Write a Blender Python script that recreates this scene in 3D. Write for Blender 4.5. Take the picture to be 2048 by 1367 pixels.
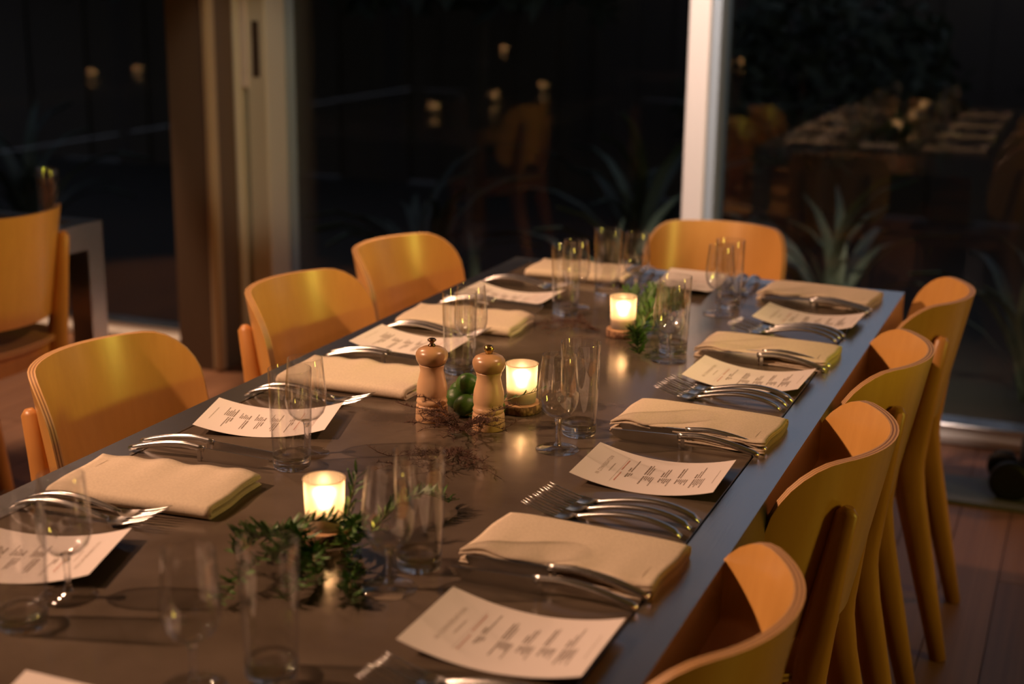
import bpy, bmesh, math, random
from mathutils import Vector, Matrix
R = random.Random(7)
PI = math.pi
scene = bpy.context.scene
for o in list(bpy.data.objects):
    bpy.data.objects.remove(o)
C = scene.collection

# ---------------------------------------------------------------- camera
PITCH, YAW, ROLL = 14.498, 22.016, 0.772
cam_d = bpy.data.cameras.new('camera')
cam = bpy.data.objects.new('camera', cam_d)
C.objects.link(cam)
p_, y_, r_ = map(math.radians, (PITCH, YAW, ROLL))
fw = Vector((-math.sin(y_) * math.cos(p_), math.cos(y_) * math.cos(p_), -math.sin(p_)))
rt = Vector((math.cos(y_), math.sin(y_), 0))
up = rt.cross(fw)
rt2 = rt * math.cos(r_) + up * math.sin(r_)
up2 = -rt * math.sin(r_) + up * math.cos(r_)
cam.matrix_world = Matrix(((rt2.x, up2.x, -fw.x, 0), (rt2.y, up2.y, -fw.y, 0), (rt2.z, up2.z, -fw.z, 1.46), (0, 0, 0, 1)))
cam_d.sensor_width = 36.0
cam_d.lens = 50.29
cam_d.clip_start = 0.05
cam_d.clip_end = 200
cam_d.dof.use_dof = True
cam_d.dof.focus_distance = (Vector((-0.74, 1.99, 0.83)) - Vector((0, 0, 1.46))).dot(fw)
cam_d.dof.aperture_fstop = 2.8
scene.camera = cam

# ---------------------------------------------------------------- world, exposure
w = bpy.data.worlds.new('dusk')
scene.world = w
w.use_nodes = True
nt = w.node_tree
nt.nodes.clear()
wo = nt.nodes.new('ShaderNodeOutputWorld')
bg = nt.nodes.new('ShaderNodeBackground')
tc = nt.nodes.new('ShaderNodeTexCoord')
sx = nt.nodes.new('ShaderNodeSeparateXYZ')
rp = nt.nodes.new('ShaderNodeValToRGB')
rp.color_ramp.elements[0].position = 0.0
rp.color_ramp.elements[0].color = (0.43, 0.45, 0.60, 1)
rp.color_ramp.elements[1].position = 0.8
rp.color_ramp.elements[1].color = (0.13, 0.14, 0.22, 1)
nt.links.new(tc.outputs['Generated'], sx.inputs[0])
nt.links.new(sx.outputs['Z'], rp.inputs[0])
nt.links.new(rp.outputs[0], bg.inputs['Color'])
bg.inputs['Strength'].default_value = 0.62
nt.links.new(bg.outputs[0], wo.inputs[0])
vs = scene.view_settings
vs.view_transform = 'Standard'
vs.look = 'None'
vs.gamma = 1.0
vs.use_curve_mapping = False
vs.exposure = 0.12
cy = scene.cycles
cy.use_denoising = True
cy.caustics_reflective = False
cy.caustics_refractive = True
cy.sample_clamp_indirect = 4.0
cy.max_bounces = 12
cy.transparent_max_bounces = 40
cy.transmission_bounces = 10
cy.glossy_bounces = 6

# ---------------------------------------------------------------- room lamps and added fill lamps
def spot(name, loc, aim, watts, col, size, blend=0.6, radius=0.05):
    d = bpy.data.lights.new(name, 'SPOT')
    d.energy = watts
    d.color = col
    d.spot_size = math.radians(size)
    d.spot_blend = blend
    d.shadow_soft_size = radius
    o = bpy.data.objects.new(name, d)
    C.objects.link(o)
    o.location = loc
    o.rotation_euler = (Vector(aim) - Vector(loc)).to_track_quat('-Z', 'Y').to_euler()
    return o
WARM = (1.0, 0.565, 0.35)
spot('ceiling_or_fill_spot', (-3.15, 0.45, 2.8), (-0.85, 1.75, 0.75), 430, WARM, 66)
spot('ceiling_or_fill_spot', (-2.9, 2.7, 2.75), (-0.85, 2.6, 0.75), 120, WARM, 60)
spot('window_downlight', (-1.1, 3.2, 2.75), (-1.2, 4.6, 0.7), 330, (1.0, 0.76, 0.64), 40)
spot('window_downlight', (-1.95, 3.75, 2.75), (-1.95, 3.75, 0.0), 320, (1.0, 0.62, 0.38), 42, 0.35)
spot('window_downlight', (-3.75, 4.05, 2.75), (-3.75, 4.05, 0.0), 300, (1.0, 0.62, 0.38), 43, 0.35)
spot('ceiling_or_fill_spot', (0.5, 2.4, 2.75), (-1.6, 2.5, 0.70), 90, WARM, 44)
spot('ceiling_or_fill_spot', (2.2, 4.35, 2.3), (-0.9, 4.1, 0.6), 60, WARM, 50)  # unseen lamp added to light the back of the head chair
spot('ceiling_or_fill_spot', (-0.8, 1.6, 2.75), (-2.86, 4.56, 0.95), 75, (1.0, 0.80, 0.58), 13)  # unseen fill added to brighten the dark jamb beside the column
bar = spot('bar_lamp', (2.35, 2.45, 1.75), (-1.65, 2.60, 0.76), 115, (0.88, 0.84, 0.09), 27, 0.7, 0.10)
bar.scale = (1.0, 0.55, 1.0)
d = bpy.data.lights.new('bar_glow', 'AREA')
d.shape = 'RECTANGLE'; d.size = 0.24; d.size_y = 0.8; d.energy = 15; d.color = (0.95, 0.74, 0.10)
glow = bpy.data.objects.new('bar_glow', d)
C.objects.link(glow)
glow.location = (2.45, 2.2, 1.25)
glow.rotation_euler = (Vector((-1.6, 2.3, 0.6)) - glow.location).to_track_quat('-Z', 'Y').to_euler()

# ---------------------------------------------------------------- materials
def mat(name, base=(0.5, 0.5, 0.5), rough=0.5, metal=0.0, spec=0.5, coat=0.0, noise=None, bump=None, rand=0.0):
    """noise=(scale xyz, colour2, contrast lo, hi); bump=(scale, strength)"""
    m = bpy.data.materials.new(name)
    m.use_nodes = True
    t = m.node_tree
    b = t.nodes['Principled BSDF']
    b.inputs['Base Color'].default_value = (*base, 1)
    b.inputs['Roughness'].default_value = rough
    b.inputs['Metallic'].default_value = metal
    b.inputs['Specular IOR Level'].default_value = spec
    b.inputs['Coat Weight'].default_value = coat
    b.inputs['Coat Roughness'].default_value = 0.25
    co = t.nodes.new('ShaderNodeTexCoord')
    if noise:
        sc, c2, lo, hi = noise
        mp = t.nodes.new('ShaderNodeMapping')
        mp.inputs['Scale'].default_value = sc
        nz = t.nodes.new('ShaderNodeTexNoise')
        nz.inputs['Scale'].default_value = 1.0
        nz.inputs['Detail'].default_value = 5.0
        rr = t.nodes.new('ShaderNodeValToRGB')
        rr.color_ramp.elements[0].position = lo
        rr.color_ramp.elements[0].color = (*base, 1)
        rr.color_ramp.elements[1].position = hi
        rr.color_ramp.elements[1].color = (*c2, 1)
        t.links.new(co.outputs['Object'], mp.inputs[0])
        t.links.new(mp.outputs[0], nz.inputs['Vector'])
        t.links.new(nz.outputs[0], rr.inputs[0])
        src = rr.outputs[0]
        if rand:
            oi = t.nodes.new('ShaderNodeObjectInfo')
            ml = t.nodes.new('ShaderNodeMath'); ml.operation = 'MULTIPLY_ADD'
            ml.inputs[1].default_value = rand; ml.inputs[2].default_value = 1 - rand / 2
            t.links.new(oi.outputs['Random'], ml.inputs[0])
            hs = t.nodes.new('ShaderNodeHueSaturation')
            t.links.new(ml.outputs[0], hs.inputs['Value'])
            t.links.new(src, hs.inputs['Color'])
            src = hs.outputs[0]
        t.links.new(src, b.inputs['Base Color'])
    if bump:
        sc, st = bump
        mp2 = t.nodes.new('ShaderNodeMapping')
        mp2.inputs['Scale'].default_value = sc if isinstance(sc, tuple) else (sc, sc, sc)
        n2 = t.nodes.new('ShaderNodeTexNoise')
        n2.inputs['Scale'].default_value = 1.0
        n2.inputs['Detail'].default_value = 3.0
        bp = t.nodes.new('ShaderNodeBump')
        bp.inputs['Strength'].default_value = st
        bp.inputs['Distance'].default_value = 0.002
        t.links.new(co.outputs['Object'], mp2.inputs[0])
        t.links.new(mp2.outputs[0], n2.inputs['Vector'])
        t.links.new(n2.outputs[0], bp.inputs['Height'])
        t.links.new(bp.outputs[0], b.inputs['Normal'])
    return m

def thin_glass(name, tint=(1, 1, 1), f0=0.045, rough=0.0):
    """clear thin glass: Schlick-weighted mirror over straight transmission"""
    m = bpy.data.materials.new(name)
    m.use_nodes = True
    t = m.node_tree
    t.nodes.clear()
    out = t.nodes.new('ShaderNodeOutputMaterial')
    mix = t.nodes.new('ShaderNodeMixShader')
    tr = t.nodes.new('ShaderNodeBsdfTransparent')
    tr.inputs[0].default_value = (*tint, 1)
    gl = t.nodes.new('ShaderNodeBsdfGlossy')
    gl.inputs['Roughness'].default_value = rough
    lw = t.nodes.new('ShaderNodeLayerWeight')
    lw.inputs['Blend'].default_value = 0.5
    pw = t.nodes.new('ShaderNodeMath'); pw.operation = 'POWER'; pw.inputs[1].default_value = 4.5
    ma = t.nodes.new('ShaderNodeMath'); ma.operation = 'MULTIPLY_ADD'
    ma.inputs[1].default_value = 1 - f0; ma.inputs[2].default_value = f0
    t.links.new(lw.outputs['Facing'], pw.inputs[0])
    t.links.new(pw.outputs[0], ma.inputs[0])
    t.links.new(ma.outputs[0], mix.inputs[0])
    t.links.new(tr.outputs[0], mix.inputs[1])
    t.links.new(gl.outputs[0], mix.inputs[2])
    t.links.new(mix.outputs[0], out.inputs[0])
    return m

def solid_glass(name):
    m = bpy.data.materials.new(name)
    m.use_nodes = True
    t = m.node_tree
    t.nodes.clear()
    out = t.nodes.new('ShaderNodeOutputMaterial')
    g = t.nodes.new('ShaderNodeBsdfGlass')
    g.inputs['IOR'].default_value = 1.5
    g.inputs['Roughness'].default_value = 0.0
    tr = t.nodes.new('ShaderNodeBsdfTransparent')
    mx = t.nodes.new('ShaderNodeMixShader'); mx.inputs[0].default_value = 0.72
    t.links.new(tr.outputs[0], mx.inputs[1]); t.links.new(g.outputs[0], mx.inputs[2])
    t.links.new(mx.outputs[0], out.inputs[0])
    return m

def frosted(name):
    m = bpy.data.materials.new(name)
    m.use_nodes = True
    t = m.node_tree
    t.nodes.clear()
    out = t.nodes.new('ShaderNodeOutputMaterial')
    tl = t.nodes.new('ShaderNodeBsdfTranslucent'); tl.inputs[0].default_value = (0.95, 0.86, 0.72, 1)
    df = t.nodes.new('ShaderNodeBsdfDiffuse'); df.inputs[0].default_value = (0.85, 0.80, 0.72, 1)
    gl = t.nodes.new('ShaderNodeBsdfGlossy'); gl.inputs['Roughness'].default_value = 0.35
    rf = t.nodes.new('ShaderNodeBsdfRefraction'); rf.inputs['Color'].default_value = (1.0, 0.93, 0.84, 1)
    rf.inputs['Roughness'].default_value = 0.85; rf.inputs['IOR'].default_value = 1.35
    m1 = t.nodes.new('ShaderNodeMixShader'); m1.inputs[0].default_value = 0.45
    m2 = t.nodes.new('ShaderNodeMixShader'); m2.inputs[0].default_value = 0.05
    m3 = t.nodes.new('ShaderNodeMixShader'); m3.inputs[0].default_value = 0.66
    t.links.new(tl.outputs[0], m1.inputs[1]); t.links.new(df.outputs[0], m1.inputs[2])
    t.links.new(m1.outputs[0], m3.inputs[1]); t.links.new(rf.outputs[0], m3.inputs[2])
    t.links.new(m3.outputs[0], m2.inputs[1]); t.links.new(gl.outputs[0], m2.inputs[2])
    t.links.new(m2.outputs[0], out.inputs[0])
    return m

def emit(name, col, s):
    m = bpy.data.materials.new(name)
    m.use_nodes = True
    t = m.node_tree
    t.nodes.clear()
    out = t.nodes.new('ShaderNodeOutputMaterial')
    e = t.nodes.new('ShaderNodeEmission')
    e.inputs[0].default_value = (*col, 1); e.inputs[1].default_value = s
    t.links.new(e.outputs[0], out.inputs[0])
    return m

M = {}
M['ply'] = mat('plywood', (0.60, 0.30, 0.075), 0.30, coat=0.55, noise=((60, 60, 5), (0.66, 0.34, 0.09), 0.3, 0.75))
M['ply_dark'] = mat('ply_glue_line', (0.26, 0.12, 0.04), 0.5)
M['ply_edge'] = mat('ply_edge', (0.58, 0.33, 0.13), 0.5)
M['beech'] = mat('beech_leg', (0.46, 0.20, 0.05), 0.38, coat=0.1, noise=((40, 40, 6), (0.56, 0.26, 0.07), 0.3, 0.7))
M['stone'] = mat('stone_top', (0.085, 0.062, 0.043), 0.17, noise=((7, 7, 7), (0.145, 0.110, 0.080), 0.32, 0.72), bump=(40, 0.05), spec=0.42)
M['steel'] = mat('brushed_steel', (0.70, 0.68, 0.66), 0.27, metal=1.0, bump=((300, 12, 300), 0.06))
M['dark_steel'] = mat('dark_steel', (0.10, 0.075, 0.06), 0.5, metal=0.4)
M['cutlery'] = mat('polished_steel', (0.70, 0.68, 0.66), 0.25, metal=1.0)
M['linen'] = mat('linen', (0.70, 0.58, 0.43), 0.9, noise=((300, 300, 300), (0.60, 0.49, 0.36), 0.35, 0.75), bump=(900, 0.25), spec=0.1)
M['thread'] = mat('hem_thread', (0.42, 0.32, 0.22), 0.9)
M['paper'] = mat('paper', (0.78, 0.70, 0.65), 0.75, spec=0.2)
M['ink'] = mat('ink', (0.20, 0.14, 0.10), 0.8)
M['ink_pale'] = mat('pale_ink', (0.42, 0.34, 0.28), 0.8)
M['ink_red'] = mat('red_ink', (0.50, 0.16, 0.10), 0.8)
M['maple'] = mat('turned_maple', (0.62, 0.37, 0.19), 0.38, coat=0.15, noise=((30, 30, 8), (0.70, 0.44, 0.24), 0.3, 0.7))
M['maple_dark'] = mat('turned_maple_head', (0.44, 0.24, 0.11), 0.32, coat=0.3, noise=((30, 30, 8), (0.50, 0.29, 0.14), 0.3, 0.7))
M['brass'] = mat('aged_brass', (0.42, 0.29, 0.11), 0.28, metal=1.0)
M['bronze'] = mat('dark_bronze', (0.16, 0.10, 0.06), 0.3, metal=1.0)
M['glass'] = thin_glass('clear_glass', f0=0.10)
M['glass_solid'] = solid_glass('heavy_glass')
M['pane'] = thin_glass('window_glass', (0.95, 0.97, 0.96), 0.032)
M['etch'] = mat('etched_glass', (0.75, 0.75, 0.72), 0.6)
M['frost'] = frosted('frosted_glass')
M['wax'] = mat('wax', (0.85, 0.74, 0.58), 0.5)
M['flame'] = emit('flame', (1.0, 0.62, 0.25), 60)
M['bark'] = mat('bark', (0.11, 0.05, 0.025), 0.9, noise=((160, 160, 110), (0.34, 0.19, 0.10), 0.42, 0.62), bump=(160, 0.8))
M['cut_wood'] = mat('cut_wood', (0.50, 0.27, 0.13), 0.7, noise=((60, 60, 60), (0.60, 0.36, 0.19), 0.35, 0.65))
M['lime'] = mat('lime_skin', (0.028, 0.085, 0.008), 0.4, noise=((40, 40, 40), (0.05, 0.12, 0.012), 0.35, 0.7), bump=(500, 0.2))
M['leaf'] = mat('sprig_leaf', (0.05, 0.13, 0.02), 0.45, noise=((30, 30, 30), (0.09, 0.19, 0.035), 0.3, 0.7), rand=0.5)
M['stem'] = mat('sprig_stem', (0.18, 0.14, 0.05), 0.6)
M['heather'] = mat('dried_heather', (0.085, 0.035, 0.02), 0.8)
M['floor'] = mat('oak_floor', (0.235, 0.115, 0.062), 0.42, noise=((9, 1.2, 9), (0.16, 0.075, 0.042), 0.35, 0.75), rand=0.35)
M['gap'] = mat('floor_joint', (0.02, 0.012, 0.008), 0.9)
M['track'] = mat('floor_rail', (0.20, 0.20, 0.19), 0.55, metal=0.3)
M['alu'] = mat('white_aluminium', (0.74, 0.68, 0.64), 0.4)
M['alu_dim'] = mat('painted_jamb', (0.70, 0.68, 0.56), 0.5)
M['column'] = mat('painted_column', (0.15, 0.105, 0.075), 0.7)
M['bead'] = mat('corner_bead', (0.50, 0.38, 0.24), 0.55)
M['sky_tinted_alu'] = mat('sky_tinted_aluminium', (0.30, 0.36, 0.42), 0.35)  # blue of the reflected sky put into the bead's base colour
M['rubber'] = mat('black_rubber', (0.005, 0.005, 0.005), 0.6)
M['hubcap'] = mat('cream_plastic', (0.55, 0.52, 0.44), 0.5)
M['black_cloth'] = mat('black_nylon', (0.006, 0.006, 0.007), 0.7)
M['wall'] = mat('dark_wall', (0.045, 0.035, 0.03), 0.9)
M['ceiling'] = mat('ceiling_paint', (0.45, 0.40, 0.35), 0.9)
M['soil'] = mat('garden_soil', (0.04, 0.034, 0.026), 1.0)
M['flax'] = mat('flax_leaf', (0.09, 0.12, 0.08), 0.5, noise=((3, 3, 3), (0.19, 0.21, 0.15), 0.35, 0.7), rand=0.7)
M['hedge'] = mat('hedge_leaf', (0.045, 0.055, 0.032), 0.8)
M['fence'] = mat('garden_fence', (0.11, 0.085, 0.065), 0.9)

# ---------------------------------------------------------------- mesh helpers
class MB:
    def __init__(s):
        s.v = []; s.f = []; s.mi = []; s.sm = []
    def quad_grid(s, pts, nu, nv, closed_u=False, closed_v=False, mi=0, smooth=True, flip=False):
        b = len(s.v); s.v += [tuple(p) for p in pts]
        for i in range(nu if closed_u else nu - 1):
            for j in range(nv if closed_v else nv - 1):
                a = b + i * nv + j; c = b + ((i + 1) % nu) * nv + j
                e = b + ((i + 1) % nu) * nv + (j + 1) % nv; g = b + i * nv + (j + 1) % nv
                s.f.append((a, g, e, c) if flip else (a, c, e, g)); s.mi.append(mi); s.sm.append(smooth)
        return b
    def face(s, idx, mi=0, smooth=False):
        s.f.append(tuple(idx)); s.mi.append(mi); s.sm.append(smooth)
    def poly(s, pts, mi=0):
        b = len(s.v); s.v += [tuple(p) for p in pts]; s.face(range(b, b + len(pts)), mi)
    def box(s, x0, x1, y0, y1, z0, z1, bev=0.0, mi=0):
        if bev <= 0:
            b = len(s.v)
            s.v += [(x, y, z) for x in (x0, x1) for y in (y0, y1) for z in (z0, z1)]
            for q in ((0, 1, 3, 2), (4, 6, 7, 5), (0, 4, 5, 1), (2, 3, 7, 6), (0, 2, 6, 4), (1, 5, 7, 3)):
                s.face([b + k for k in q], mi)
            return
        # rounded in plan and top/bottom chamfer
        ring = lambda d, z: [(x0 + d, y0 + bev, z), (x0 + bev, y0 + d, z), (x1 - bev, y0 + d, z), (x1 - d, y0 + bev, z), (x1 - d, y1 - bev, z), (x1 - bev, y1 - d, z), (x0 + bev, y1 - d, z), (x0 + d, y1 - bev, z)]
        ins = bev * 0.8
        def ringi(z):
            return [(x0 + ins, y0 + bev, z), (x0 + bev, y0 + ins, z), (x1 - bev, y0 + ins, z), (x1 - ins, y0 + bev, z), (x1 - ins, y1 - bev, z), (x1 - bev, y1 - ins, z), (x0 + bev, y1 - ins, z), (x0 + ins, y1 - bev, z)]
        rows = [ringi(z0), ring(0, z0 + bev), ring(0, z1 - bev), ringi(z1)]
        b = len(s.v)
        for r in rows: s.v += r
        for k in range(3):
            for i in range(8):
                s.face((b + k * 8 + i, b + k * 8 + (i + 1) % 8, b + (k + 1) * 8 + (i + 1) % 8, b + (k + 1) * 8 + i), mi)
        s.face([b + i for i in range(7, -1, -1)], mi); s.face([b + 24 + i for i in range(8)], mi)
    def lathe(s, prof, n=32, cx=0, cy=0, mi=0, caps=(False, False), smooth=True, wob=None):
        pts = []
        for i in range(n):
            a = 2 * PI * i / n
            k = wob(a) if wob else 1
            for (r, z) in prof: pts.append((cx + r * k * math.cos(a), cy + r * k * math.sin(a), z))
        b = s.quad_grid(pts, n, len(prof), closed_u=True, mi=mi, smooth=smooth)
        m = len(prof)
        if caps[0]: s.face([b + i * m for i in range(n - 1, -1, -1)], mi)
        if caps[1]: s.face([b + i * m + m - 1 for i in range(n)], mi)
    def tube(s, path, rad, n=10, mi=0, sx=1.0, caps=True, ref=None):
        """rad: number or list; sx squashes the second cross axis"""
        path = [Vector(p) for p in path]
        pts = []
        m = len(path)
        prev = None
        for i, p in enumerate(path):
            t = (path[min(i + 1, m - 1)] - path[max(i - 1, 0)]).normalized()
            if ref is not None: a = Vector(ref)
            elif prev is not None: a = prev
            else: a = Vector((0, 0, 1)) if abs(t.z) < 0.9 else Vector((1, 0, 0))
            a = (a - t * a.dot(t)).normalized(); prev = a
            c = t.cross(a)
            r = rad[i] if isinstance(rad, (list, tuple)) else rad
            if isinstance(r, (list, tuple)): ra, rc = r
            else: ra, rc = r, r * sx
            for k in range(n):
                g = 2 * PI * k / n
                pts.append(p + a * (ra * math.cos(g)) + c * (rc * math.sin(g)))
        b = s.quad_grid(pts, m, n, closed_v=True, mi=mi)
        if caps:
            s.face([b + k for k in range(n)], mi); s.face([b + (m - 1) * n + k for k in range(n - 1, -1, -1)], mi)
    def sphere(s, c, r, nu=16, nv=10, sz=1.0, mi=0):
        prof = [(max(1e-5, r * math.sin(PI * j / nv)), c[2] - r * sz * math.cos(PI * j / nv)) for j in range(nv + 1)]
        s.lathe(prof, nu, c[0], c[1], mi)
    def build(s, name, mats, parent=None, loc=None, fix=True):
        me = bpy.data.meshes.new(name)
        me.from_pydata(s.v, [], s.f)
        for m in (mats if isinstance(mats, (list, tuple)) else [mats]): me.materials.append(m)
        me.polygons.foreach_set('material_index', s.mi)
        me.polygons.foreach_set('use_smooth', s.sm)
        if fix:
            bm = bmesh.new(); bm.from_mesh(me)
            bmesh.ops.recalc_face_normals(bm, faces=bm.faces)
            bm.to_mesh(me); bm.free()
        me.update()
        o = bpy.data.objects.new(name, me)
        C.objects.link(o)
        if parent is not None: o.parent = parent
        if loc is not None: o.location = loc
        return o

def thing(name, label, cat, loc=(0, 0, 0), rz=0.0, group=None):
    o = bpy.data.objects.new(name, None)
    o.empty_display_size = 0.05
    C.objects.link(o)
    o.location = loc; o.rotation_euler = (0, 0, rz)
    o['label'] = label; o['category'] = cat
    if group: o['group'] = group
    return o
def tag(o, label, cat, group=None):
    o['label'] = label; o['category'] = cat
    if group: o['group'] = group
    return o
def struct(o):
    o['kind'] = 'structure'; return o
def kids(o):
    return [c for c in ALLCHILD.get(o.name, [])]
def dup(root, loc, rz, label, group=None):
    """copy of a thing with copies of its parts and sub-parts"""
    r = root.copy(); C.objects.link(r)
    r.location = loc; r.rotation_euler = (0, 0, rz); r['label'] = label
    if group: r['group'] = group
    for ch in list(root.children):
        c = ch.copy(); C.objects.link(c); c.parent = r
        for g in list(ch.children):
            e = g.copy(); C.objects.link(e); e.parent = c
    return r
class Kind:
    """first placing moves the prototype itself, later ones copy it"""
    def __init__(s, proto): s.p = proto; s.used = False
    def put(s, loc, rz, label, group=None):
        if not s.used:
            s.used = True; o = s.p
            o.location = loc; o.rotation_euler = (0, 0, rz); o['label'] = label
            if group: o['group'] = group
            return o
        return dup(s.p, loc, rz, label, group)

TZ = 0.75
# ================================================================ SETTING
GY = 4.70        # glass line
# floor with planks
fl = MB(); fl.box(-8.2, 2.7, -7.2, 4.95, -0.06, -0.012)
floor = struct(fl.build('floor', M['gap']))
unit = MB(); unit.box(-0.5, 0.5, -0.5, 0.5, -0.5, 0.5)
plank0 = unit.build('plank', M['floor'], floor)
first_plank = True
PW = 0.134
x = -8.15
ci = 0
while x < 2.6:
    if x > -5.2 and x < 0.6:
        cuts = [-7.15, 0.6 + 1.3 * R.random(), 2.2 + 1.4 * R.random(), 4.61]
    else:
        cuts = [-7.15, -2 + 2.5 * R.random(), 4.61]
    for a, b in zip(cuts[:-1], cuts[1:]):
        p = plank0 if first_plank else plank0.copy()
        if not first_plank:
            C.objects.link(p); p.parent = floor
        first_plank = False
        p.location = (x + PW / 2, (a + b) / 2, -0.006)
        p.scale = (PW - 0.0022, b - a - 0.003, 0.012)
    x += PW
def plain(name, m, *boxes):
    b = MB()
    for bx in boxes: b.box(*bx)
    return struct(b.build(name, m))
plain('ceiling', M['ceiling'], (-8.2, 2.7, -7.2, 4.95, 2.95, 3.05))
plain('wall_left', M['wall'], (-8.3, -8.2, -7.2, 4.95, 0, 2.95))
plain('wall_right', M['wall'], (2.7, 2.8, -7.2, 4.95, 0, 2.95))
plain('wall_front', M['wall'], (-8.2, 2.7, -7.3, -7.2, 0, 2.95))
plain('wall_back', M['wall'], (-8.2, 2.7, 4.62, 4.80, 2.5, 2.95))
# floor rail right of the table
tr_ = MB(); tr_.box(-0.95, 2.68, 4.075, 4.296, 0.0005, 0.006); tr_.box(-0.95, 2.68, 4.055, 4.078, 0.0005, 0.011)
struct(tr_.build('trim_1', M['track']))
# painted column with lighter corner bead
col = MB(); col.box(-3.112, -2.965, 4.363, 4.80, 0, 2.5)
column = struct(col.build('trim_2', M['column']))
cb = MB(); cb.box(-2.966, -2.925, 4.352, 4.40, 0.0, 2.5, bev=0.012)
cb.build('corner_bead', M['bead'], column)
cs = MB(); cs.box(-2.966, -2.945, 4.398, 4.53, 0.0, 2.5)
cs.build('column_side', M['column'], column)
# mullion
mu = MB(); mu.box(-1.258, -1.187, 4.60, 4.78, 0, 2.5, bev=0.004)
mull = struct(mu.build('trim_3', M['alu']))
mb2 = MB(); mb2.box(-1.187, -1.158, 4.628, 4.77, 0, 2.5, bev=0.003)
mb2.build('glazing_bead', M['sky_tinted_alu'], mull)
# windows: pane(s) + rails
def window(n, x0, x1, jamb=False):
    b = MB(); b.box(x0, x1, 4.615, 4.66, 0.0, 0.028, bev=0.004)
    wd = struct(b.build('window_%d' % n, M['alu']))
    c = MB(); c.box(x0, x1, 4.655, 4.76, 0.0, 0.055, bev=0.004)
    c.build('bottom_rail', M['steel'], wd)
    t = MB(); t.box(x0, x1, 4.655, 4.76, 2.42, 2.5, bev=0.004)
    t.build('top_rail', M['alu'], wd)
    for yy in (GY, GY + 0.022):
        g = MB(); g.box(x0 + 0.002, x1 - 0.002, yy, yy + 0.006, 0.055, 2.42)
        g.build('pane', M['pane'], wd)
    return wd
window(1, -8.19, -3.113)
w2 = window(2, -2.83, -1.259)
window(3, -1.157, 2.69)
# jamb beside the column and the stile of the sliding sash
j = MB(); j.box(-2.99, -2.932, 4.53, 4.78, 0, 2.5, bev=0.006)
jamb = struct(j.build('trim_4', M['alu_dim']))
sl = MB(); sl.box(-2.916, -2.83, 4.572, 4.78, 0, 2.5, bev=0.006)
stile = sl.build('stile', M['alu_dim'], w2)
ga = MB(); ga.box(-2.933, -2.915, 4.60, 4.70, 0, 2.5)
ga.build('gasket', M['rubber'], w2)
cv = MB(); cv.box(-2.934, -2.905, 4.556, 4.574, 1.035, 2.5, bev=0.004)
cv.build('cover_strip', M['alu'], jamb)
hd = MB(); hd.box(-2.886, -2.858, 4.5685, 4.5725, 1.075, 1.275)
hd.build('pull_recess', M['dark_steel'], stile)

# ---------------------------------------------------------------- garden beyond the glass
g_ = MB(); g_.box(-30, 25, 4.96, 30, -0.14, -0.08)
tag(struct(g_.build('ground', M['soil'])), 'dark soil of the garden outside', 'ground')
def fence():
    t = thing('garden_fence', 'dark board fence behind the garden plants', 'fence', (0, 9.6, -0.08))
    b = MB(); b.box(-0.149, 0.149, -0.015, 0.015, 0, 1.62)
    p0 = b.build('board', M['fence'], t)
    for i in range(62):
        p = p0 if i == 0 else p0.copy()
        if i: C.objects.link(p); p.parent = t
        p.location = (-13 + 0.29 * i, 0.02 * (i % 2), R.uniform(-0.03, 0.03))
    r = MB(); r.box(-13.2, 5, 0.036, 0.08, 0.4, 0.5); r.box(-13.2, 5, 0.036, 0.08, 1.2, 1.3)
    r.build('rail', M['fence'], t)
fence()
def flax_leaf_mesh():
    b = MB(); pts = []
    n = 7
    for i in range(n):
        u = i / (n - 1)
        a = 0.25 + 1.25 * u * u
        # arc outwards along +x
        xx = 0.62 * u * (0.35 + 0.65 * u); zz = 0.95 * (u - 0.42 * u ** 3)
        wd = 0.028 * (math.sin(PI * min(1, 0.15 + 0.85 * u)) + 0.15)
        for sgn in (-1, 0, 1):
            pts.append((xx, sgn * wd, zz + (0.006 if sgn == 0 else 0.016)))
    b.quad_grid(pts, n, 3)
    n0 = len(b.v)
    b.quad_grid([(p[0] - 0.004, p[1], p[2] - 0.004) for p in pts], n, 3)
    return b
def flax(label, loc, h, nl, seed):
    t = thing('flax_plant', label, 'plant', loc)
    t.scale = (h, h, h)
    rr = random.Random(seed)
    for k in range(nl):
        if flax.mesh is None:
            o = flax_leaf_mesh().build('leaf', M['flax'], t); flax.mesh = o
        else:
            o = flax.mesh.copy(); C.objects.link(o); o.parent = t
        o.rotation_euler = (rr.uniform(-0.15, 0.15), rr.uniform(-0.5, 0.25), 2 * PI * k / nl + rr.uniform(-0.25, 0.25))
        q = rr.uniform(0.65, 1.1); o.scale = (q, q, q)
    return t
flax.mesh = None
flax('strappy garden plant outside, seen between column and white mullion, left', (-2.75, 5.75, -0.08), 1.0, 18, 1)
flax('strappy garden plant outside, just left of the white mullion', (-1.75, 5.6, -0.08), 0.85, 18, 2)
flax('small strappy plant outside, close to the glass left of the mullion', (-1.62, 5.15, -0.08), 0.62, 14, 7)
flax('small strappy plant outside, close to the glass in mid window', (-2.25, 5.2, -0.08), 0.6, 14, 8)
flax('strappy garden plant outside, just right of the white mullion', (-0.95, 5.9, -0.08), 0.95, 18, 3)
flax('strappy garden plant outside behind the far right chairs', (-0.15, 5.5, -0.08), 0.8, 16, 4)
flax('strappy garden plant outside the window left of the column', (-5.2, 6.0, -0.08), 1.05, 16, 5)
flax('strappy garden plant deep in the garden, before the low shrub', (-2.1, 6.9, -0.08), 1.15, 18, 6)
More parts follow.
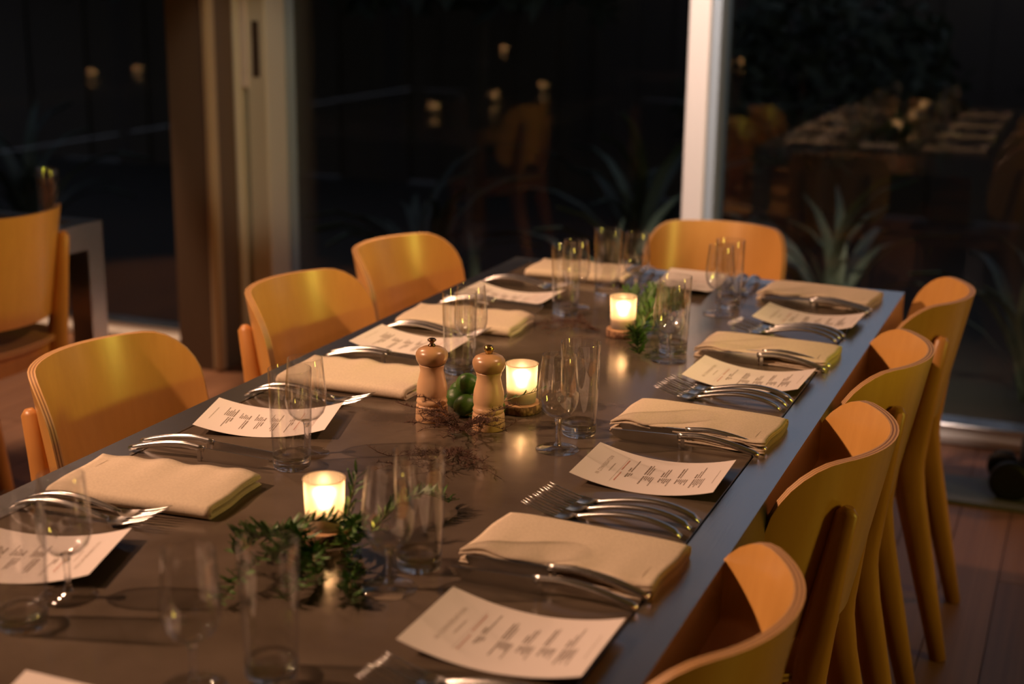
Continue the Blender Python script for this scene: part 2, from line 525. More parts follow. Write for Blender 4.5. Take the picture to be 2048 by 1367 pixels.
def shrub(label, loc, r, h, seed):
    t = thing('garden_shrub', label, 'shrub', loc)
    rr = random.Random(seed)
    b = MB()
    for k in range(1500 if h < 2 else 5200):
        a = rr.uniform(0, 2 * PI); q = rr.uniform(0.55, 1.0); ph = math.acos(rr.uniform(-0.55, 1))
        c = Vector((r * q * math.sin(ph) * math.cos(a), r * q * math.sin(ph) * math.sin(a), h * 0.55 + h * 0.45 * q * math.cos(ph)))
        d1 = Vector((rr.gauss(0, 1), rr.gauss(0, 1), rr.gauss(0, 1))).normalized() * (0.075 if h < 2 else 0.125)
        d2 = Vector((rr.gauss(0, 1), rr.gauss(0, 1), rr.gauss(0, 1))).normalized() * (0.035 if h < 2 else 0.07)
        b.poly([c - d1, c + d2, c + d1, c - d2])
    f = b.build('foliage', M['hedge'], t, fix=False); f['kind'] = 'stuff'
    s_ = MB(); s_.tube([(0, 0, 0), (0.02, 0, h * 0.35), (0, 0.02, h * 0.6)], [0.05, 0.04, 0.02], 7)
    s_.build('trunk', M['fence'], t)
for i, (lb, x_, y0, r, h) in enumerate([  # tall ones added to keep blue sky reflections off the table's left
        ('tall dark shrub added outside to block sky, farthest left', -9.6, 8.3, 0.95, 4.2),
        ('tall dark shrub added outside to block sky, second from the left', -7.6, 8.3, 0.95, 4.4),
        ('tall dark shrub added outside to block sky, left of the column', -5.6, 8.3, 0.95, 4.3),
        ('tall dark shrub added outside to block sky, beside the column on its right', -3.6, 8.3, 0.95, 4.2),
        ('low dark shrub outside, behind the white mullion', -1.5, 8.4, 0.85, 1.55),
        ('low dark shrub outside, in the right-hand window', 0.5, 8.4, 0.9, 1.6)]):
    shrub(lb, (x_, y0, -0.08), r, h, 40 + i)

# ================================================================ TABLES
def frame_rail(b, p, q, inner_p, inner_q, z0, z1):
    n = len(b.v)
    for (x_, y0) in (p, q, inner_q, inner_p):
        b.v.append((x_, y0, z0)); b.v.append((x_, y0, z1))
    for k in range(4):
        a, c = n + 2 * k, n + 2 * ((k + 1) % 4)
        b.face((a, c, c + 1, a + 1))
    b.face((n, n + 2, n + 4, n + 6)); b.face((n + 1, n + 3, n + 5, n + 7))
HW, L0, L1 = 0.4875, -1.295, 1.295
BW = 0.057
def make_table(label, loc):
    t = thing('dining_table', label, 'table', loc)
    s = MB(); s.box(-HW + BW + 0.003, HW - BW - 0.003, L0 + BW + 0.003, L1 - BW - 0.003, TZ - 0.03, TZ, bev=0.0015)
    s.build('stone_top', M['stone'], t)
    o = [(-HW, L0), (HW, L0), (HW, L1), (-HW, L1)]
    i_ = [(-HW + BW, L0 + BW), (HW - BW, L0 + BW), (HW - BW, L1 - BW), (-HW + BW, L1 - BW)]
    for k in range(4):
        b = MB(); e = (k + 1) % 4
        frame_rail(b, o[k], o[e], i_[k], i_[e], TZ - 0.075, TZ + 0.0005)
        b.build('border_rail', M['steel'], t)
    for sx_ in (-1, 1):
        for sy in (-1, 1):
            l = MB()
            cx, cyy = sx_ * (HW - 0.036), sy * (L1 - 0.034)
            l.box(cx - 0.036, cx + 0.036, cyy - 0.034, cyy + 0.034, 0.125, TZ - 0.075)
            lg = l.build('leg', M['steel'], t)
            f = MB(); f.box(cx - 0.037, cx + 0.037, cyy - 0.035, cyy + 0.035, 0.118, 0.20)
            f.build('leg_shoe', M['dark_steel'], lg)
            w_ = MB()
            ax = Vector((0.80, -0.60, 0)) if sx_ > 0 else Vector((0.75, -0.66, 0))
            c0 = Vector((cx, cyy, 0.052)) + Vector((0.03 * sx_, 0.02, 0))
            def disc(rs, ts, mi):
                w_.tube([c0 + ax * q for q in ts], rs, 24, mi=mi)
            disc([0.044, 0.052, 0.052, 0.044], [-0.014, -0.009, 0.009, 0.014], 0)
            disc([0.040, 0.038, 0.034], [0.0125, 0.0155, 0.0165], 1)
            w_.build('castor_wheel', [M['rubber'], M['hubcap']], lg)
            k_ = MB(); k_.tube([Vector((cx, cyy, 0.13)), Vector((cx, cyy, 0.112)), c0 + Vector((0, 0, 0.056)) - ax * 0.0], [0.02, 0.02, 0.012], 10)
            k_.build('castor_fork', M['rubber'], lg)
    return t
table = make_table('long stone-topped dining table with brushed steel border, laid for dinner', (-0.8615, 2.065, 0))
left_table = dup(table, (-3.125, 2.05, 0), 0, 'steel-framed dining table at the left edge, before the dark window')
far_table = dup(table, (-6.15, 2.0, 0), 0, 'dining table farthest left in the room, seen only as a reflection')
dup(table, (-2.95, -2.4, 0), 0, 'dining table behind the camera, seen only as a reflection')
dup(table, (-5.1, -3.3, 0), 0, 'dining table behind and left of the camera, seen only as a reflection')

# ================================================================ CHAIRS
RB, HB, ZT, TILT, RC, HH = 0.242, 0.262, 0.796, 0.195, 0.095, 0.28
def shell_pt(s_, k, off):
    e = max(0.0, abs(s_) - (HB - RC))
    b = HH / 2
    hh = b - RC + math.sqrt(max(0.0, RC * RC - e * e))
    ph = s_ / RB
    zc = ZT - b
    z = zc + hh * k
    rr = RB + off
    y = -(rr * math.cos(ph) - RB) - (z - zc) * math.tan(TILT)
    return (rr * math.sin(ph), y, z)
def make_chair():
    t = thing('dining_chair', '', 'chair')
    T = 0.013
    ss = []
    n = 15
    for i in range(n): ss.append(-(HB - RC) + 2 * (HB - RC) * i / (n - 1))
    cap = [HB - RC + RC * math.sin(PI / 2 * q / 7) for q in range(1, 8)]
    ss = [-c for c in reversed(cap)] + ss + cap
    ks = [-1 + 2 * q / 8 for q in range(9)]
    b = MB()
    inn = [shell_pt(s_, k, -T / 2) for s_ in ss for k in ks]
    out = [shell_pt(s_, k, T / 2) for s_ in ss for k in ks]
    nu, nv = len(ss), len(ks)
    b.quad_grid(inn, nu, nv); b.quad_grid(out, nu, nv)
    # laminated edge: five plies
    loop = [(i, nv - 1) for i in range(nu)] + [(nu - 1, q) for q in range(nv - 2, -1, -1)] + [(i, 0) for i in range(nu - 2, -1, -1)] + [(0, q) for q in range(1, nv - 1)]
    NP = 5
    for q in range(NP):
        o0, o1 = -T / 2 + T * q / NP, -T / 2 + T * (q + 1) / NP
        pts = [shell_pt(ss[i], ks[k], o0) for i, k in loop] + [shell_pt(ss[i], ks[k], o1) for i, k in loop]
        b.quad_grid(pts, 2, len(loop), closed_v=True, mi=1 + q % 2)
    b.build('backrest', [M['ply'], M['ply_edge'], M['ply_dark']], t, fix=False)
    # seat: saddle-shaped rounded sheet
    sb = MB()
    cx_, cy_, a, d_ = 0, 0.245, 0.205, 0.205
    top = []; bot = []
    NR, NA = 7, 32
    for i in range(NA):
        an = 2 * PI * i / NA
        for q in range(NR):
            r = (q + 1e-3) / (NR - 1)
            cxx = math.copysign(abs(math.cos(an)) ** 0.55, math.cos(an)); syy = math.copysign(abs(math.sin(an)) ** 0.55, math.sin(an))
            x_, y0 = a * r * cxx, d_ * r * syy
            z = 0.452 + 0.012 * (x_ / a) ** 2 - 0.010 * max(0, y0 / d_) ** 2 + 0.006 * max(0, -y0 / d_) ** 2
            top.append((x_, cy_ + y0, z)); bot.append((x_, cy_ + y0, z - 0.013))
    sb.quad_grid(top, NA, NR, closed_u=True); sb.quad_grid(bot, NA, NR, closed_u=True)
    for q in range(3):
        e = []
        for i in range(NA):
            e.append(Vector(top[i * NR + NR - 1]) - Vector((0, 0, 0.013 * q / 3)))
        for i in range(NA):
            e.append(Vector(top[i * NR + NR - 1]) - Vector((0, 0, 0.013 * (q + 1) / 3)))
        sb.quad_grid(e, 2, NA, closed_v=True, mi=1 + q % 2)
    sb.build('seat', [M['ply'], M['ply_edge'], M['ply_dark']], t, fix=False)
    fr = MB()
    fr.box(-0.165, 0.165, 0.075, 0.098, 0.385, 0.440); fr.box(-0.165, 0.165, 0.385, 0.408, 0.385, 0.436)
    fr.box(-0.165, -0.143, 0.098, 0.385, 0.385, 0.440); fr.box(0.143, 0.165, 0.098, 0.385, 0.385, 0.440)
    fr.build('seat_frame', M['beech'], t)
    for sg in (-1, 1):
        l = MB()
        P = [(sg * 0.149, 0.012, 0.728), (sg * 0.149, 0.014, 0.718), (sg * 0.150, 0.027, 0.64), (sg * 0.151, 0.044, 0.53), (sg * 0.152, 0.058, 0.46), (sg * 0.152, 0.060, 0.425), (sg * 0.153, 0.048, 0.36), (sg * 0.158, 0.004, 0.18), (sg * 0.164, -0.040, 0.0)]
        rad = [(0.007, 0.007), (0.017, 0.013), (0.020, 0.015), (0.026, 0.017), (0.033, 0.018), (0.035, 0.018), (0.032, 0.017), (0.025, 0.016), (0.018, 0.014)]
        l.tube(P, [(r[0], r[1]) for r in rad], 14, ref=(0, 1, 0))
        l.build('rear_leg', M['beech'], t)
        f = MB()
        f.tube([(sg * 0.150, 0.385, 0.44), (sg * 0.156, 0.392, 0.22), (sg * 0.164, 0.402, 0.0)], [0.018, 0.016, 0.012], 12)
        f.build('front_leg', M['beech'], t)
    return t
chair = Kind(make_chair())
GA = 'plywood chairs around the long table'
XL, XR = -1.633, -0.265
LFT, RGT, END = -PI / 2, PI / 2, PI
chair.put((-1.650, 2.003, 0), LFT, 'plywood chair nearest the camera on the left side of the table', GA)
chair.put((-1.637, 2.667, 0), LFT - 0.04, 'plywood chair in the middle of the left row, behind the pepper mills', GA)
chair.put((-1.650, 3.182, 0), LFT - 0.10, 'plywood chair farthest away in the left row, beside the window', GA)
head = chair.put((-0.922, 3.848, 0), END - 0.03, 'plywood chair at the far head of the table, below the white mullion', GA)
head.scale = (0.91, 1, 1)
chair.put((-0.242, 3.201, 0), RGT, 'plywood chair farthest away in the right row, by the dark window', GA)
chair.put((-0.266, 2.640, 0), RGT + 0.05, 'plywood chair in the right row, second from the window', GA)
chair.put((-0.261, 2.109, 0), RGT + 0.02, 'plywood chair in the right row, second from the camera', GA)
chair.put((-0.276, 1.447, 0), RGT, 'plywood chair nearest the camera in the right row, cut by the frame', GA)
chair.put((-2.512, 2.892, 0), RGT, 'plywood chair at the left edge, its back turned, at the other table').scale = (1, 1, 1.065)

# ================================================================ TABLE SETTING
# --- napkins
def make_napkin():
    t = thing('napkin', '', 'napkin')
    t_, Wd, Hn, LX = 0.0026, 0.148, 0.021, 0.252
    NX = 34
    rr = random.Random(3)
    def layer(name, r, y_fold, y_end_b, y_end_t, zc, seed):
        # ribbon: bottom run, fold at -y, top run
        path = []
        n1 = 9
        for i in range(n1): path.append((y_end_b + (y_fold - y_end_b) * i / n1, zc - r))
        for i in range(9):
            a = -PI / 2 - PI * i / 8
            path.append((y_fold + r * 1.15 * math.cos(a), zc + r * math.sin(a)))
        for i in range(1, n1 + 1): path.append((y_fold + (y_end_t - y_fold) * i / n1, zc + r))
        m = len(path)
        b = MB()
        up_, dn = [], []
        q = random.Random(seed)
        ph = [q.uniform(0, 6.28) for _ in range(4)]
        pts = []
        for ix in range(NX):
            u = ix / (NX - 1)
            xx = (u - 0.5) * LX
            ring_o, ring_i = [], []
            for k, (yy, zz) in enumerate(path):
                a0, a1 = path[max(0, k - 1)], path[min(m - 1, k + 1)]
                ty, tz = a1[0] - a0[0], a1[1] - a0[1]
                ln = math.hypot(ty, tz); ny, nz = tz / ln, -ty / ln
                s_ = max(0.0, (yy + Wd / 2) / Wd)
                lift = zz / Hn
                wv = (0.0016 * math.sin(24 * xx * 2.2 + ph[0]) + 0.0012 * math.sin(53 * xx * 2 + ph[1])) * s_ ** 2 * (0.25 + lift)
                dy = (0.0018 * math.sin(41 * xx + ph[2]) + 0.0012 * math.sin(90 * xx + ph[3])) * s_ ** 2
                sag = -0.0035 * lift * (2 * abs(u - 0.5)) ** 6
                ex = (0.0016 * math.sin(60 * yy + ph[0])) * (1 if u > 0.5 else -1) * (2 * abs(u - 0.5)) ** 8
                z_ = zz + wv + sag
                ring_o.append((xx + ex, yy + dy + ny * t_ / 2, max(0.0004, z_ + nz * t_ / 2)))
                ring_i.append((xx + ex, yy + dy - ny * t_ / 2, max(0.0004, z_ - nz * t_ / 2)))
            pts += ring_o + list(reversed(ring_i))
        b.quad_grid(pts, NX, 2 * m, closed_v=True)
        for s0 in (0, (NX - 1) * 2 * m):
            for k in range(m - 1):
                b.face((s0 + k, s0 + k + 1, s0 + 2 * m - 2 - k, s0 + 2 * m - 1 - k))
        return b.build(name, M['linen'], t)
    ro = (Hn - t_) / 2
    layer('folded_cloth', ro, -Wd / 2 + ro, Wd / 2, Wd / 2 - 0.003, Hn / 2, 11)
    layer('inner_fold', ro - 0.0040, -Wd / 2 + ro + 0.003, Wd / 2 - 0.004, Wd / 2 - 0.001, Hn / 2, 12)
    h = MB()
    pts = []
    for i in range(12):
        yy = -Wd / 2 + 0.016 + (Wd - 0.04) * i / 11
        for xx in (-LX / 2 + 0.0205, -LX / 2 + 0.0213):
            pts.append((xx, yy, Hn + 0.0001 - 0.0020))
    h.quad_grid(pts, 12, 2)
    h.build('hem_stitch', M['thread'], t)
    return t
nap = Kind(make_napkin())
GN = 'folded linen napkins beside the forks'
NL = 'folded beige linen napkin at the '
def put_nap(x_, y0, rz, where): nap.put((x_, y0, TZ + 0.0004), rz, NL + where, GN)
put_nap(-0.545, 1.572, PI - 0.06, 'front of the right row, by the highball')
put_nap(-0.541, 2.150, PI - 0.06, 'second right-hand place, right of the bright candle')
put_nap(-0.541, 2.660, PI - 0.05, 'third right-hand place, beneath the far right menu')
put_nap(-0.541, 3.200, PI - 0.09, 'far right corner of the table')
put_nap(-1.165, 1.558, 0.09, 'front left place, before the nearest left chair')
put_nap(-1.168, 2.165, 0.02, 'second left-hand place, left of the pepper mills')
put_nap(-1.174, 2.640, 0.06, 'third left-hand place, behind the far left highball')
put_nap(-1.115, 3.215, 0.02, 'far left corner, behind glasses at the table end')

# --- menus
PWD, PLN, SAG = 0.148, 0.21, 0.0165
def page(u, v, off=0.0):
    """u across the page, v down it -> local (x along page length, y across, z)"""
    xx = v - PLN / 2
    z = SAG * (xx / (PLN / 2)) ** 2
    return (xx, u, z + 0.0006 + off)
def text_mesh(body, size):
    c = bpy.data.curves.new('txt', 'FONT')
    c.body = body; c.size = size; c.align_x = 'CENTER'; c.resolution_u = 2
    c.space_character = 1.25
    o = bpy.data.objects.new('txt', c)
    C.objects.link(o)
    dg = bpy.context.evaluated_depsgraph_get()
    me = o.evaluated_get(dg).to_mesh()
    vs_ = [tuple(v.co) for v in me.vertices]; fs = [tuple(p.vertices) for p in me.polygons]
    o.evaluated_get(dg).to_mesh_clear()
    bpy.data.objects.remove(o); bpy.data.curves.remove(c)
    return vs_, fs
def make_menu():
    t = thing('menu_card', '', 'menu')
    b = MB(); pts = []
    NX = 25
    for i in range(NX):
        for q in range(5):
            pts.append(page(-PWD / 2 + PWD * q / 4, PLN * i / (NX - 1)))
    b.quad_grid(pts, NX, 5)
    b.quad_grid([(p[0], p[1], p[2] - 0.0004) for p in pts], NX, 5)
    for q in (0, 4):
        b.quad_grid([pts[i * 5 + q] for i in range(NX)] + [(pts[i * 5 + q][0], pts[i * 5 + q][1], pts[i * 5 + q][2] - 0.0004) for i in range(NX)], 2, NX)
    for i in (0, NX - 1):
        b.quad_grid([pts[i * 5 + q] for q in range(5)] + [(pts[i * 5 + q][0], pts[i * 5 + q][1], pts[i * 5 + q][2] - 0.0004) for q in range(5)], 2, 5)
    b.build('sheet', M['paper'], t)
    rr = random.Random(21)
    def line(mb, u0, u1, v, h):
        # a run of word-length marks along one text line
        u = u0
        while u < u1 - 0.001:
            e = min(u1, u + rr.uniform(0.003, 0.008))
            mb.poly([page(u, v, 0.00025), page(e, v, 0.00025), page(e, v - h, 0.00025), page(u, v - h, 0.00025)])
            u = e + 0.0011
    k, pl, rd = MB(), MB(), MB()
    vs_, fs = text_mesh('IN CONVERSATION', 0.0078)
    n0 = len(pl.v)
    for (a, c_, _) in vs_: pl.v.append(page(a, 0.033 - c_, 0.00025))
    for f in fs: pl.face([n0 + i for i in f])
    sub, rl = MB(), MB()
    line(sub, -0.017, 0.017, 0.0425, 0.0013)
    rl.poly([page(-0.052, 0.0535, 0.00025), page(0.052, 0.0535, 0.00025), page(0.052, 0.0532, 0.00025), page(-0.052, 0.0532, 0.00025)])
    line(rd, -0.046, -0.008, 0.0590, 0.0014); line(rd, 0.000, 0.044, 0.0572, 0.0014)
    secs = [(0.069, [0.020, 0.016, 0.010], [0.016, 0.052]),
            (0.093, [0.036, 0.014, 0.018, 0.016, 0.020, 0.038], [0.040, 0.044, 0.034]),
            (0.118, [0.018, 0.012, 0.020, 0.022, 0.016, 0.032], [0.020, 0.034, 0.036]),
            (0.143, [0.020, 0.012, 0.019, 0.022, 0.014, 0.026], [0.042, 0.046]),
            (0.168, [0.038, 0.026, 0.036, 0.028, 0.024, 0.040], [0.018, 0.030, 0.048])]
    for v0, lf, rg in secs:
        for q, ln in enumerate(lf):
            line(k, -0.004 - ln, -0.004, v0 + 0.0029 * q, 0.0019 if q == 0 else 0.0013)
        for q, ln in enumerate(rg):
            line(k, 0.001, 0.001 + ln, v0 - 0.001 + 0.0034 * q, 0.0020 if q == 0 else 0.0014)
    line(sub, -0.03, 0.03, 0.198, 0.0009)
    sub.build('small_print', M['ink_pale'], t); rl.build('rule_line', M['ink_pale'], t)
    k.build('printed_text', M['ink'], t); pl.build('heading', M['ink_pale'], t); rd.build('red_line', M['ink_red'], t)
    return t
menu = Kind(make_menu())
GM = 'printed menu cards at each place'
def put_menu(x_, y0, rz, label): menu.put((x_, y0, TZ + 0.0004), rz, label, GM)
put_menu(-0.532, 1.330, 0.0, 'curled menu card at the front right, largest in view')
put_menu(-0.545, 1.905, 0.02, 'curled menu card right of the sharp wine glass, print readable')
put_menu(-0.535, 2.470, -0.03, 'curled menu card at the third right-hand place')
put_menu(-0.522, 2.968, -0.04, 'curled menu card at the farthest right-hand place')
put_menu(-1.185, 1.895, PI + 0.30, 'menu card lying askew behind the left highball and wine glass')
put_menu(-1.190, 2.435, PI + 0.03, 'menu card left of the dark-knobbed pepper mill')
put_menu(-1.178, 2.900, PI, 'menu card farthest back on the left, under shiny forks')
put_menu(-1.165, 1.300, PI + 0.30, 'menu card cut by the left frame edge behind glasses')
put_menu(-0.858, 3.205, -PI / 2 - 0.06, 'menu card at the far end before the head chair')
put_menu(-0.875, 0.937, PI / 2, 'menu card corner at the bottom left of the picture')

# --- knives (they stand on their cutting edge)
def make_knife():
    t = thing('table_knife', '', 'knife')
    h = MB()
    P = []
    n = 15
    for i in range(n):
        u = i / (n - 1)
        xx = 0.128 * u
        z = 0.0052 + 0.0178 * math.sin(min(1.0, u * 1.28) * PI / 2) ** 0.9 - 0.0035 * max(0, u - 0.75) / 0.25
        P.append((xx, 0, z))
    rad = [(0.0042, 0.0055)] + [(0.0050, 0.0064 - 0.003 * i / (n - 1)) for i in range(1, n)]
    h.tube(P, rad, 10, ref=(0, 0, 1))
    # heel that drops to the table
    h.box(0.1165, 0.1225, -0.0016, 0.0016, 0.0004, 0.0190)
    h.build('handle', M['cutlery'], t)
    b = MB()
    prof = [(0.126, 0.0008), (0.215, 0.0008), (0.2315, 0.0065), (0.2365, 0.0150), (0.2345, 0.0172), (0.126, 0.0215)]
    n0 = len(b.v)
    for sgn in (-1, 1):
        for (x_, z) in prof:
            b.v.append((x_, sgn * (0.0004 + 0.0008 * z / 0.02), z))
    b.face([n0 + i for i in range(6)]); b.face([n0 + 6 + i for i in range(5, -1, -1)])
    for i in range(6): b.face((n0 + i, n0 + (i + 1) % 6, n0 + 6 + (i + 1) % 6, n0 + 6 + i))
    b.build('blade', M['cutlery'], t)
    return t
knife = Kind(make_knife())
GK = 'steel table knives standing on edge'
def put_knife(x_, y0, rz, label): knife.put((x_, y0, TZ + 0.0003), rz, label, GK)
for xe, (ya, yb), where in [(-0.430, (1.457, 1.492), 'front right place'), (-0.422, (2.047, 2.079), 'second right-hand place'),
                            (-0.418, (2.580, 2.606), 'third right-hand place'), (-0.416, (3.083, 3.104), 'farthest right-hand place')]:
    put_knife(xe, ya, PI, 'steel knife on edge, the one nearer the menu, ' + where)
    put_knife(xe + 0.004, yb, PI - 0.012, 'steel knife on edge, the one nearer the napkin, ' + where)
for xe, (ya, yb), where in [(-1.303, (1.688, 1.722), 'second left-hand place'), (-1.300, (2.276, 2.302), 'third left-hand place'), (-1.295, (2.772, 2.797), 'farthest left-hand place')]:
    put_knife(xe, ya, 0.05, 'steel knife on edge, the one nearer the napkin, ' + where)
    put_knife(xe - 0.004, yb, 0.035, 'steel knife on edge, the one nearer the menu, ' + where)
put_knife(-1.005, 3.335, -PI / 2, 'dark steel knife on edge at the far end, left one')
put_knife(-0.975, 3.340, -PI / 2, 'dark steel knife on edge at the far end, right one')

# --- forks
def make_fork():
    t = thing('table_fork', '', 'fork')
    h = MB()
    P = []
    n = 16
    for i in range(n):
        u = i / (n - 1)
        xx = 0.150 * u
        z = 0.004 + 0.0165 * math.sin(PI * min(1, u ** 0.8)) ** 0.9 + 0.002 * u
        P.append((xx, 0, z))
    h.tube(P, [(0.0022, 0.0070)] + [(0.0034, 0.0080 - 0.0042 * (i / (n - 1))) for i in range(1, n)], 10, ref=(0, 0, 1))
    h.build('handle', M['cutlery'], t)
    b = MB()
    def zc(x_): return 0.0038 + 0.0155 * max(0, (x_ - 0.158) / 0.064) ** 1.5 if x_ > 0.158 else 0.0038 + 0.004 * ((0.158 - x_) / 0.012) ** 1.2
    rows = []
    for x_ in (0.146, 0.150, 0.155, 0.160, 0.166, 0.172):
        hw = 0.003 + 0.0108 * min(1, (x_ - 0.146) / 0.014) ** 0.8
        rows.append([(x_, hw * q, zc(x_) + 0.0016 * q * q) for q in (-1, -0.5, 0, 0.5, 1)])
    flat = [p for r in rows for p in r]
    b.quad_grid([(p[0], p[1], p[2] + 0.0010) for p in flat], 6, 5); b.quad_grid([(p[0], p[1], p[2] - 0.0006) for p in flat], 6, 5)
    for q in (0, 4):
        b.quad_grid([(r[q][0], r[q][1], r[q][2] + 0.001) for r in rows] + [(r[q][0], r[q][1], r[q][2] - 0.0006) for r in rows], 2, 6)
    for r in (rows[0], rows[-1]):
        b.quad_grid([(p[0], p[1], p[2] + 0.001) for p in r] + [(p[0], p[1], p[2] - 0.0006) for p in r], 2, 5)
    b.build('bowl', M['cutlery'], t)
    for k in range(4):
        y0 = -0.0120 + 0.0080 * k
        q = MB()
        xs = [0.170, 0.182, 0.196, 0.210, 0.222]
        q.tube([(x_, y0, zc(x_) + 0.0016 * (y0 / 0.0138) ** 2 + 0.0002) for x_ in xs], [(0.0010, 0.0021), (0.0010, 0.0020), (0.0009, 0.0018), (0.0008, 0.0015), (0.0004, 0.0007)], 6, ref=(0, 0, 1))
        q.build('tine', M['cutlery'], t)
    return t
fork = Kind(make_fork())
GF = 'steel table forks beside the menus'
def put_fork(x_, y0, rz, label): fork.put((x_ + (-0.014 if abs(rz) > 3 else 0.0), y0, TZ + 0.0003), rz, label, GF)
ORD = ['nearest the menu', 'second from the menu', 'tucked against the napkin']
for xe, ys, where in [(-0.396, (1.200, 1.168), 'front right place'), (-0.421, (1.752, 1.722, 1.690), 'second right-hand place'), (-0.419, (2.360, 2.330, 2.300), 'third right-hand place'), (-0.414, (2.856, 2.832, 2.806), 'farthest right-hand place')]:
    for k, y0 in enumerate(ys):
        put_fork(xe - 0.004 * k, y0, PI - 0.03, 'steel fork, tines up, %s, %s' % (ORD[k], where))
for xe, ys, where in [(-1.352, (1.425, 1.452), 'front left place'), (-1.318, (2.005, 2.032), 'second left-hand place'), (-1.300, (2.512, 2.535), 'third left-hand place'), (-1.298, (3.012, 3.040), 'farthest left-hand place')]:
    for k, y0 in enumerate(ys):
        put_fork(max(xe, -1.30), y0, 0.07, 'steel fork, tines up, %s, %s' % (ORD[k], where))
put_fork(-0.715, 3.335, -PI / 2, 'steel fork pointing at the camera, far end, right one')
put_fork(-0.745, 3.340, -PI / 2, 'steel fork pointing at the camera, far end, left one')

# --- glasses
def make_wine():
    t = thing('wine_glass', '', 'wine glass')
    out = [(0.0035, 0.052), (0.011, 0.0535), (0.0198, 0.058), (0.0266, 0.066), (0.0304, 0.077), (0.0314, 0.088), (0.0308, 0.101), (0.0292, 0.118), (0.0274, 0.136), (0.0262, 0.150)]
    th = 0.0011
    inn = [(r - th if r > 0.005 else 0.0005, z + (0.0022 if z < 0.056 else 0.0006)) for r, z in out]
    inn[-1] = (out[-1][0] - th, out[-1][1])
    b = MB()
    rim = [(out[-1][0] - 0.0002, 0.1505), (out[-1][0] - th + 0.0002, 0.1505)]
    b.lathe(out + rim + list(reversed(inn)), 40)
    b.build('bowl', M['glass'], t)
    s = MB()
    s.lathe([(0.0005, 0.0530), (0.0075, 0.0528), (0.0052, 0.0495), (0.0040, 0.042), (0.0036, 0.028), (0.0042, 0.013), (0.0065, 0.0075), (0.0005, 0.0072)], 20)
    s.build('stem', M['glass_solid'], t)
    f = MB()
    f.lathe([(0.0005, 0.0072), (0.0065, 0.0068), (0.014, 0.0044), (0.025, 0.0027), (0.0328, 0.0017), (0.0335, 0.0011), (0.0328, 0.0003), (0.0005, 0.0003)], 40)
    f.build('foot', M['glass'], t)
    e = MB()
    # small etched oval on the bowl
    def on(a, z): return (0.03155 * math.cos(a), 0.03155 * math.sin(a), z)
    ring = []
    for i in range(20):
        g = 2 * PI * i / 20
        for k in (1.0, 0.78):
            ring.append(on(-PI / 2 + 0.075 * k * math.cos(g), 0.090 + 0.0034 * k * math.sin(g)))
    e.quad_grid(ring, 20, 2, closed_u=True)
    e.poly([on(-PI / 2 - 0.010, 0.0855), on(-PI / 2 + 0.010, 0.0855), on(-PI / 2 + 0.010, 0.0945), on(-PI / 2 - 0.010, 0.0945)])
    e.build('etched_mark', M['etch'], t)
    return t
def make_highball():
    t = thing('highball_glass', '', 'glass')
    th = 0.0012
    out = [(0.0276, 0.021), (0.0284, 0.034), (0.0300, 0.070), (0.0311, 0.110), (0.0316, 0.150)]
    rim = [(0.0314, 0.1506), (0.0306, 0.1506)]
    inn = [(r - th, z) for r, z in reversed(out)]
    b = MB(); b.lathe(out + rim + inn, 44)
    b.build('wall', M['glass'], t)
    s = MB()
    s.lathe([(0.0005, 0.0178), (0.012, 0.0180), (0.0222, 0.0192), (0.0262, 0.0215), (0.0276, 0.0212), (0.0280, 0.015), (0.0277, 0.006), (0.0266, 0.0018), (0.0250, 0.0004), (0.0005, 0.0010)], 44)
    s.build('heavy_base', M['glass_solid'], t)
    return t
wine = Kind(make_wine()); hib = Kind(make_highball())
GW, GH = 'tulip wine glasses on the table', 'highball glasses on the table'
FACE = math.radians(22)
Z = TZ + 0.0003
for (wx, wy), (hx, hy), where in [
        ((-1.050, 1.232), (-1.046, 1.150), 'front left place, by the left frame edge'),
        ((-0.791, 1.106), (-0.733, 1.160), 'near end, blurred at the bottom edge'),
        ((-0.720, 1.402), (-0.715, 1.474), 'front right place, right of the nearest candle'),
        ((-1.055, 1.788), (-1.045, 1.727), 'second left place, before the askew menu'),
        ((-0.716, 1.963), (-0.712, 2.049), 'centre of the picture, in sharp focus'),
        ((-1.038, 2.362), (-1.033, 2.300), 'third left place, behind the pepper mills'),
        ((-0.707, 2.540), (-0.717, 2.606), 'right of the candle beside greenery'),
        ((-1.018, 2.882), (-1.016, 2.815), 'farthest left place, standing alone'),
        ((-0.928, 3.035), (-0.998, 3.040), 'far end, left of the head chair'),
        ((-0.716, 2.958), (-0.714, 3.032), 'farthest right place, before the head chair')]:
    wine.put((wx, wy, Z), FACE, 'stemmed tulip wine glass, ' + where, GW)
    hib.put((hx, hy, Z), 0, 'tall straight water glass, ' + where, GH)

